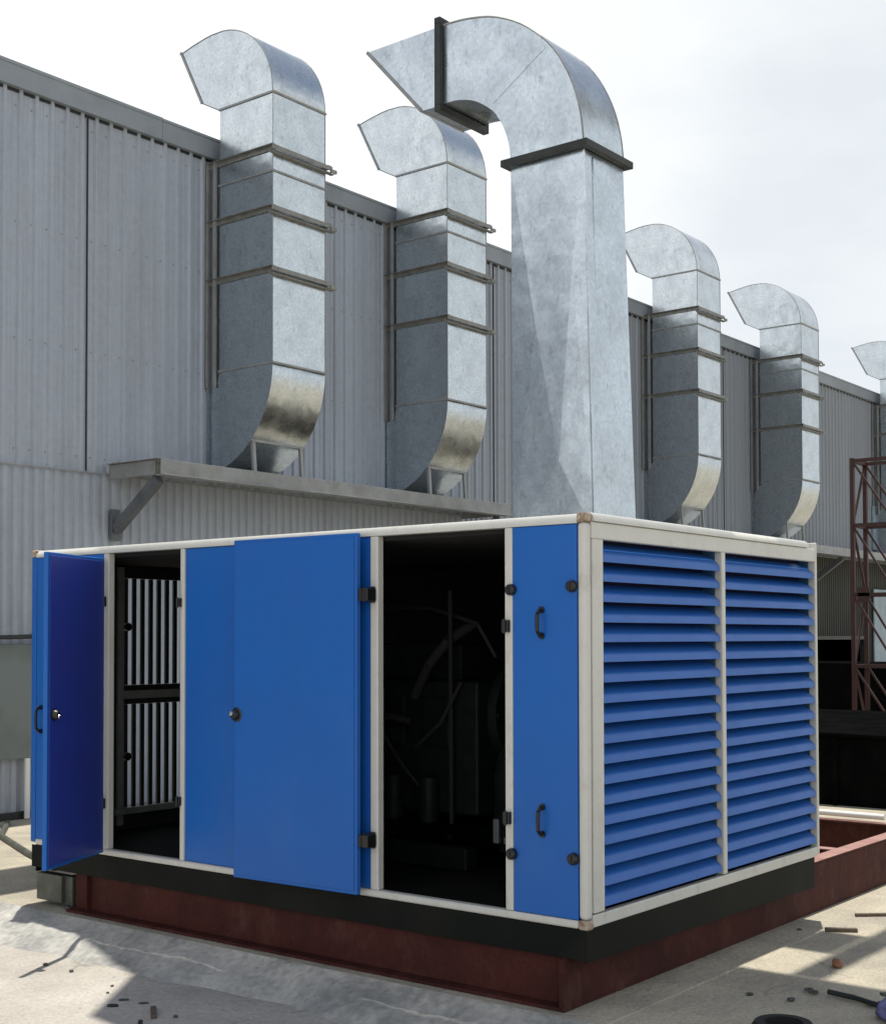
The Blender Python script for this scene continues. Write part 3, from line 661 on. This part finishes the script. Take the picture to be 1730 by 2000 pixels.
for z in (1.655, 0.305):
    b = MB(); b.box((-0.075, 1.36, z-0.035), (-0.002, 1.405, z+0.035)); b.box((-0.080, 1.405, z-0.035), (-0.070, 1.475, z+0.035)); b.cyl((-0.040, 1.415, z-0.04), (-0.040, 1.415, z+0.04), 0.014, 14)
    b.box((-0.02, 1.366, z-0.045), (-0.0, 1.400, z+0.045))
    b.build('hinge', MT['black'], enc, bevel=0.004)
pull(4.435, 0.775, 0.94, x=0.004)

# swung-back door lying over the blue bay (local x runs from hinge to free edge)
def door(loc, ang, w, z0, z1, face, label=None):
    e = bpy.data.objects.new('door', None); COL.objects.link(e); e.parent = enc; e.location = loc; e.rotation_euler = (0, 0, ang)
    if label: e['label'] = label
    b = MB(); b.box((0, -0.016, z0), (w, 0.016, z1)); b.build('leaf', BLU, e, bevel=0.005)
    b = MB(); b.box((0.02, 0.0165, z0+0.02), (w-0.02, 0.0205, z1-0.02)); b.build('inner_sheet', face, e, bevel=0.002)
    return e
# inner face of the leaf is local -y
dB = door((-0.072, 1.425, 0), rad(90+1.5), 0.955, Z0+0.005, Z1-0.035, BLU)
b = MB(); b.lathe((0.925, 0.020, 0.965), [(0, 0.036), (0.022, 0.034), (0.032, 0.022), (0.032, 0.006), (0.044, 0.0), (0, 0.0)], 'y', 20); b.build('knob', MT['black'], dB, smooth=40)
b = MB(); b.lathe((0.930, 0.057, 0.975), [(0, 0.010), (0.013, 0.008), (0.015, -0.002), (0, -0.002)], 'y', 16); b.build('lock_cylinder', MT['chrome'], dB, smooth=40)
# partly open narrow door at the far end
th = rad(65)
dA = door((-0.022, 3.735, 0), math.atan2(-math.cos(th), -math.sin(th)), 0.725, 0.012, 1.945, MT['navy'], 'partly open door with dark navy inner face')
# local -y must face the opening: direction check keeps the shade-toned sheet on the +x/-y side
def mirror_side(o, s): o.location.y = s
b = MB(); b.lathe((0.655, 0.020, 0.952), [(0, 0.036), (0.020, 0.034), (0.030, 0.020), (0.030, 0.004), (0.040, 0.0), (0, 0.0)], 'y', 20); b.build('knob', MT['black'], dA, smooth=40)
b = MB(); b.lathe((0.655, 0.058, 0.940), [(0, 0.006), (0.010, 0.004), (0.012, -0.002), (0, -0.002)], 'y', 16); b.build('lock_cylinder', MT['chrome'], dA, smooth=40)

# ------------------------------------------------------------------ generator set inside
gen = thing('generator_set', 'dark diesel generator set standing in the enclosure behind the doorless opening', 'generator')
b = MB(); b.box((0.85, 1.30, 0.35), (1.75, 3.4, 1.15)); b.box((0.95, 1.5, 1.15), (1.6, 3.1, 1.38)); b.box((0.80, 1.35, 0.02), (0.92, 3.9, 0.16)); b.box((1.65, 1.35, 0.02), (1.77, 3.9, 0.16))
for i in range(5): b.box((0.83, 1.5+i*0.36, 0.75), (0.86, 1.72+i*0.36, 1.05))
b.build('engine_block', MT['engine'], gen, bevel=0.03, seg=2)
b = MB(); b.lathe((1.00, 0.98, 0.16), [(0.0, 0.66), (0.12, 0.655), (0.19, 0.62), (0.235, 0.54), (0.25, 0.44), (0.25, 0.10), (0.22, 0.06), (0.22, 0)], 'z', 30)
b.build('radiator_shell', MT['engine'], gen, smooth=40)
b = MB()
for i in range(4): b.box((0.76, 0.86+i*0.075, 0.22), (0.79, 0.90+i*0.075, 0.36))
b.box((0.765, 0.90, 0.42), (0.785, 0.99, 0.50))
b.build('terminal_block', MT['bracket'], gen, bevel=0.004)
b = MB(); b.tube([(0.80, 1.75, 1.05), (0.78, 1.62, 1.25), (0.82, 1.5, 1.4), (0.95, 1.4, 1.5)], 0.03, 12); b.tube([(0.80, 2.1, 0.9), (0.76, 1.9, 0.93), (0.80, 1.78, 0.9)], 0.022, 10)
b.tube([(0.80, 1.46, 0.3), (0.79, 1.46, 1.7)], 0.014, 8)
b.build('hose', MT['rubber'], gen, smooth=50)
b = MB(); b.lathe((0.80, 1.47, 0.215), [(0, -0.01), (0.02, -0.01), (0.02, 0.01), (0, 0.01)], 'x', 14); b.lathe((0.80, 1.96, 0.9), [(0, -0.01), (0.018, -0.01), (0.018, 0.01), (0, 0.01)], 'x', 14)
b.build('bolt', MT['chrome'], gen)
for (y, z0, z1) in ((1.62, 0.3, 0.72), (1.9, 0.3, 0.7), (2.25, 0.3, 0.7)):
    b = MB(); b.lathe((0.78, y, z0), [(0, 0), (0.055, 0.0), (0.06, 0.02), (0.06, 0.24), (0.05, 0.27), (0, 0.28)], 'z', 18); b.build('filter', MT['engine'], gen, smooth=40)
b = MB(); b.lathe((1.25, 1.24, 0.95), [(0.05, 0.0), (0.30, 0.0), (0.32, 0.02), (0.32, 0.05), (0.30, 0.06), (0.05, 0.06)], 'y', 30)
for k in range(8):
    a = k*math.pi/4; b.obox((1.25+0.05*math.cos(a), 1.22, 0.95+0.05*math.sin(a)), (1.25+0.31*math.cos(a), 1.22, 0.95+0.31*math.sin(a)), 0.02, 0.02)
b.build('fan_guard', MT['engine'], gen, smooth=40)
for pts in ([(0.82, 1.4, 1.15), (0.74, 1.5, 0.9), (0.75, 1.7, 0.75)], [(0.84, 2.3, 1.2), (0.74, 2.1, 1.0), (0.76, 1.8, 0.62), (0.8, 1.7, 0.5)], [(0.9, 1.2, 1.3), (0.85, 1.3, 1.5), (0.9, 1.7, 1.6), (1.0, 2.4, 1.62)]):
    b = MB(); b.tube(pts, 0.012, 8); b.build('cable', MT['rubber'], gen, smooth=50)
b = MB(); b.box((0.9, 0.45, 0.02), (2.1, 0.62, 1.75)); b.build('radiator_core', MT['engine'], gen, bevel=0.01)

# ------------------------------------------------------------------ red oxide skid
skid = thing('steel_skid', 'dark red primed I-beam skid frame under the blue enclosure', 'skid frame')
RD = MT['red']; zt, zb, fw, ft, wt = -0.088, ZP+0.002, 0.11, 0.016, 0.012
def ibeam(name, axis, c, a, b_, m=RD, zt=zt, zb=zb, web=0.0):
    o = MB()
    def bx(c0, c1, z0, z1):
        if axis == 'y': o.box((c0, a, z0), (c1, b_, z1))
        else: o.box((a, c0, z0), (b_, c1, z1))
    bx(c-fw/2, c+fw/2, zt-ft, zt); bx(c-fw/2, c+fw/2, zb, zb+ft); bx(c-wt/2+web, c+wt/2+web, zb+ft, zt-ft)
    return o.build(name, m, skid, bevel=0.003)
b = MB(); b.box((0.007, 0.13, zt-ft), (0.117, 4.10, zt)); b.box((-0.030, 0.13, zb), (0.117, 4.10, zb+ft)); b.box((0.050, 0.13, zb+ft), (0.062, 4.10, zt-ft))
b.build('long_beam', RD, skid, bevel=0.003)
ibeam('long_beam', 'y', 2.70, 0.225, 4.10)
ibeam('end_beam', 'x', 0.175, 0.120, 5.06, web=-0.0495)
ibeam('cross_beam', 'y', 3.62, 0.226, 4.6)
ibeam('cross_beam', 'y', 5.12, 0.115, 4.6)
ibeam('rear_beam', 'x', 4.03, 2.756, 5.06)
b = MB(); b.box((-0.031, 0.118, zb), (0.118, 0.1285, -0.155)); b.box((-0.031, 0.1288, zb+ft), (-0.022, 0.150, -0.165)); b.build('corner_plate', RD, skid, bevel=0.002)
for y in (3.93,):
    MB().box((0.012, y, zb+ft), (0.0495, y+0.010, zt-ft)).build('stiffener', RD, skid)
b = MB(); b.box((2.775, 0.113, zt+0.002), (5.05, 0.228, zt+0.005)); b.build('worn_top_flange', MT['redworn'], skid)
b = MB(); b.box((3.57, 0.232, zt+0.002), (3.67, 4.0, zt+0.005)); b.box((5.07, 0.232, zt+0.002), (5.17, 4.5, zt+0.005)); b.build('worn_top_flange', MT['redworn'], skid)
b = MB(); b.box((0.05, 4.14, -0.40), (2.7, 4.22, -0.205)); b.box((0.02, 4.22, -0.385), (0.10, 4.50, -0.202)); b.box((0.02, 4.14, -0.418), (2.6, 4.20, -0.401))
b.build('support_block', MT['olive'], skid, bevel=0.004)
b = MB(); b.tube([(5.12, 0.42, -0.035), (5.13, 5.4, -0.03)], 0.024, 12)
tag(b.build('white_pipe', MT['white'], smooth=50), 'white pipe lying along the far red cross beam right of the enclosure', 'pipe')

# ------------------------------------------------------------------ plant at the far right
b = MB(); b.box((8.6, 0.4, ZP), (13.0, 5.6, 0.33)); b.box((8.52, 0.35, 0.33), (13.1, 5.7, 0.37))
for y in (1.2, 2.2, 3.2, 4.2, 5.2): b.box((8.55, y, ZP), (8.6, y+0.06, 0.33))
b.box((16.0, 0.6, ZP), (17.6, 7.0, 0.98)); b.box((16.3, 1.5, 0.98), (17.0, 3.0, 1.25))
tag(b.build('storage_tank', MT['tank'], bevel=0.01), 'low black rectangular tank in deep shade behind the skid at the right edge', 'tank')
mast = thing('lattice_mast', 'rusty red-brown lattice steel mast at the right edge in front of the wall', 'mast', None, (14.2, 4.2, 0))
def ml(o): o.location = (-14.2, -4.2, 0); return o
xa, xb, ya, yb = 14.2, 14.72, 4.2, 2.9; tm = 4.12
for x in (xa, xb):
    for y in (ya, yb):
        ml(MB().box((x-0.03, y-0.03, ZP), (x+0.03, y+0.03, tm)).build('leg', MT['mast'], mast))
levels = [4.08, 3.10, 2.05, 0.97, 0.0]
for z in levels:
    b = MB()
    for x in (xa, xb): b.box((x-0.02, yb+0.03, z-0.025), (x+0.02, ya-0.03, z+0.025))
    for y in (ya, yb): b.box((xa-0.02, y-0.031, z-0.026), (xb+0.02, y+0.031, z+0.026))
    ml(b.build('horizontal', MT['mast'], mast))
b = MB()
for i, (z0, z1) in enumerate(zip(levels, levels[1:])):
    for x in (xa, xb):
        b.obox((x, ya, z0), (x, (ya+yb)/2, (z1)), 0.028, 0.035, (1, 0, 0)); b.obox((x, yb, z0), (x, (ya+yb)/2, (z1)), 0.028, 0.035, (1, 0, 0))
    for y in (ya, yb): b.obox((xa, y, z0), (xb, y, z1), 0.028, 0.035, (0, 1, 0)) if i % 2 else b.obox((xb, y, z0), (xa, y, z1), 0.028, 0.035, (0, 1, 0))
ml(b.build('bracing', MT['mast'], mast))
b = MB()
for y in (ya-0.16, (ya+yb)/2): b.box((xa-0.02, y-0.09, 1.93), (xa-0.012, y+0.09, 2.16))
ml(b.build('gusset', MT['mast'], mast))

# ------------------------------------------------------------------ cable and pipe on the ground at left
b = MB(); b.tube([(2.2, 8.1, ZP+0.02), (1.65, 7.39, ZP+0.02), (1.2, 6.31, ZP+0.02), (0.9, 5.5, ZP+0.02)], 0.028, 10)
tag(b.build('ground_pipe', MT['olive'], smooth=50), 'thin grey-green pipe lying diagonally on the sunlit slab left of the enclosure', 'pipe')

# ------------------------------------------------------------------ unseen overhead sheets on posts, added to cast the ground shade
shade_rig = thing('overhead_gantry', 'high sheet-covered cable gantry passing over the yard above the photographer', 'gantry', None, (-1.0, -6.0, ZL))
HT = 8.0
def sh(x, y, zg=ZP): return (x+SUN_A*(HT-zg), y+SUN_B*(HT-zg))
def poly(pts, zg, name='cover_sheet', z=0.0):
    b = MB(); b.prism([sh(*p, zg) for p in pts], 'z', HT+z, HT+z+0.03); o = b.build(name, MT['steelgrey'], shade_rig); o.location = (1.0, 6.0, -ZL); return o
poly([(-0.246, -0.9), (-0.246, 3.75), (-0.47, 2.85), (-0.72, 2.66), (-1.17, 2.33), (-1.20, 2.10), (-1.42, 1.9), (-1.42, -0.9)], ZL)
poly([(-1.3, -2.4), (1.36, -2.4), (1.36, -0.117), (-1.3, -0.117)], ZP, z=0.05)
poly([(1.37, -0.62), (6.0, -0.62), (6.0, -0.43), (1.37, -0.43)], ZP, z=0.05)
poly([(1.95, -0.42), (2.52, -0.42), (2.52, -0.117), (1.95, -0.117)], ZP, z=0.05)
poly([(1.37, -1.02), (6.0, -1.02), (6.0, -2.4), (1.37, -2.4)], ZP, z=0.1)
poly([(-0.2, 4.95), (1.1, 4.95), (1.1, 5.89), (-0.2, 5.89)], ZP, z=0.05)
b = MB()
for x, y in ((2.0, -4.5), (-2.6, -6.0)): b.box((x-0.1, y-0.1, ZL), (x+0.1, y+0.1, HT-0.2))
b.build('column', MT['steelgrey'], shade_rig).location = (1.0, 6.0, -ZL)
b = MB(); b.obox((-2.6, -6, HT-0.1), (2.0, -4.5, HT-0.1), 0.15, 0.2); b.obox((2.0, -4.5, HT-0.12), (2.0, -0.6, HT-0.12), 0.12, 0.14); b.obox((-2.6, -6.0, HT-0.14), (0.0, 2.0, HT-0.14), 0.12, 0.14)
b.build('beam', MT['steelgrey'], shade_rig).location = (1.0, 6.0, -ZL)

# ------------------------------------------------------------------ litter on the ground
def chunk(name, loc, size, m, label, cat, rz=0.0, seed=1, group=None):
    rg = random.Random(seed); bm = bmesh.new(); bmesh.ops.create_icosphere(bm, subdivisions=2, radius=0.5)
    for v in bm.verts:
        v.co *= rg.uniform(0.78, 1.12); v.co = Vector((max(-.42, min(.42, v.co.x))*size[0], max(-.40, min(.40, v.co.y))*size[1], max(-.38, min(.40, v.co.z))*size[2]))
    zmin = min(v.co.z for v in bm.verts)
    for v in bm.verts: v.co.z -= zmin
    me = bpy.data.meshes.new(name); bm.to_mesh(me); bm.free(); me.materials.append(m)
    o = bpy.data.objects.new(name, me); COL.objects.link(o); o.location = loc; o.rotation_euler = (0, 0, rz)
    return tag(o, label, cat, group)
chunk('brick_piece', (1.669, -0.575, ZP), (0.10, 0.07, 0.06), MT['brick'], 'small broken orange-brown brick piece between the two sunlit patches', 'brick', 0.4, 3)
def plank(name, p, q_, w, h, m, label, cat):
    b = MB(); c0 = (Vector(p)+Vector(q_))/2; P = Vector(p)-c0; Q = Vector(q_)-c0
    b.obox(P+Vector((0, 0, h/2)), Q+Vector((0, 0, h/2)), w, h); 
    d = (Q-P).normalized()
    o = b.build(name, m, bevel=min(w, h)*0.2); o.location = c0; return tag(o, label, cat)
plank('wood_offcut', (2.50, -0.16, ZP), (2.60, -0.33, ZP), 0.035, 0.025, MT['wood'], 'dark flat wooden offcut on the slab right of the sunlit patch', 'wood offcut')
plank('wood_offcut', (3.05, -0.14, ZP), (3.30, -0.42, ZP), 0.03, 0.02, MT['wood'], 'brown wooden stick at the right edge on the sunlit slab', 'wood offcut')
# wrench-like tie bar with chain links
tb = thing('scrap_bar', 'dark scrap steel bar with rings lying at the lower right', 'scrap metal', None, (1.05, -0.90, ZP))
b = MB(); b.tube([(0.02, 0.13, 0.02), (-0.01, -0.02, 0.02), (-0.08, -0.16, 0.022)], 0.014, 8); b.build('bar', MT['darksteel'], tb, smooth=50)
for k, (x, y) in enumerate(((0.00, 0.20), (0.03, 0.24), (-0.02, -0.12), (0.0, -0.17), (-0.06, -0.19))):
    n_ = 12; b = MB()
    for i in range(n_):
        a0, a1 = 2*math.pi*i/n_, 2*math.pi*(i+1)/n_
        b.cyl((x+0.02*math.cos(a0), y+0.02*math.sin(a0), 0.012), (x+0.02*math.cos(a1), y+0.02*math.sin(a1), 0.012), 0.006, 6)
    b.build('ring', MT['scrap'], tb, smooth=50)
# crumpled cloth bundle at the lower right corner
rg = random.Random(5); bm = bmesh.new(); bmesh.ops.create_icosphere(bm, subdivisions=4, radius=0.5)
from mathutils import noise
for v in bm.verts:
    nn = noise.noise(v.co*5.0)*0.16+noise.noise(v.co*11)*0.07; v.co *= 1+nn; v.co = Vector((v.co.x*0.24, v.co.y*0.26, max(v.co.z, -0.3)*0.14))
zm = min(v.co.z for v in bm.verts)
for v in bm.verts: v.co.z -= zm
me = bpy.data.meshes.new('cloth_bundle'); bm.to_mesh(me); bm.free(); me.shade_smooth(); me.materials.append(MT['cloth'])
o = bpy.data.objects.new('cloth_bundle', me); COL.objects.link(o); o.location = (0.86, -1.235, ZP)
tag(o, 'crumpled blue-violet cloth bundle in the lower right corner', 'cloth')
plank('flat_bar', (1.05, -1.05, ZP+0.05), (1.28, -1.32, ZP+0.05), 0.04, 0.012, MT['scrap'], 'flat grey bar beside the blue-violet cloth at the right edge', 'scrap metal')
chunk('red_cap', (1.62, -0.93, ZP), (0.05, 0.05, 0.07), MT['redplastic'], 'small dark red cap at the right edge beside the sunlit patch', 'cap', 0, 8)
# black tyre-like ring partly in the frame at the bottom
b = MB(); b.lathe((0.31, -0.865, ZP+0.025), [(0.09, -0.03), (0.13, -0.03), (0.15, 0.0), (0.13, 0.03), (0.09, 0.03), (0.09, -0.03)], 'z', 28)
tag(b.build('rubber_ring', MT['rubber'], smooth=50), 'black rubber ring cut off by the bottom edge right of the skid corner', 'rubber ring')
for k, (x, y, s, lb) in enumerate(((2.44, -0.02, 0.028, 'tiny dark pebble nearest the red end beam'), (0.83, -0.45, 0.035, 'flat grey pebble in the shade right of the skid corner'), (0.86, -0.66, 0.045, 'larger flat pebble in the shade near the bottom right'))):
    chunk('pebble', (x, y, ZP), (s, s*1.3, s*0.5), MT['scrap'], lb, 'pebble', k, 10+k)
for k, (x, y, sx, sy, mm, lb, ct, nm) in enumerate((
    (-0.66, 3.43, 0.035, 0.045, 'scrap', 'dark pebble on the sunlit ground, the leftmost of the two near the sloping kerb', 'pebble', 'pebble'),
    (-0.66, 3.18, 0.03, 0.03, 'scrap', 'dark round pebble in the middle of the sunlit ground at lower left', 'pebble', 'pebble'),
    (-0.72, 2.72, 0.03, 0.02, 'scrap', 'small grey chip near the curved shadow edge', 'stone chip', 'stone_chip'),
    (-0.83, 2.62, 0.02, 0.02, 'scrap', 'tiny brown chip just below the shadow edge', 'stone chip', 'stone_chip'),
    (-0.983, 2.378, 0.030, 0.075, 'black', 'flat black rubber piece in the shade at the bottom left', 'rubber piece', 'rubber_piece'),
    (-0.868, 2.43, 0.022, 0.07, 'scrap', 'dark bent strip behind the flat black rubber piece', 'scrap strip', 'scrap_strip'),
    (-0.846, 2.29, 0.022, 0.07, 'scrap', 'dark strip right of the bent strip in the shade', 'scrap strip', 'scrap_strip'),
    (-0.914, 1.95, 0.03, 0.03, 'wood', 'brown crumb beside the splintered wood piece', 'wood chip', 'wood_chip'))):
    chunk(nm, (x, y, ZL), (sx, sy, min(sx, sy)*0.6), MT[mm], lb, ct, 0.15*k, 30+k)
plank('wood_piece', (-0.88, 2.17, ZL), (-1.0, 2.02, ZL), 0.03, 0.018, MT['wood'], 'splintered brown wood piece in the shade at the bottom left', 'wood piece')
chunk('bolt_nut', (-1.12, 1.98, ZL), (0.03, 0.03, 0.04), MT['black'], 'small dark nut cut by the bottom edge', 'nut', 0.3, 77)
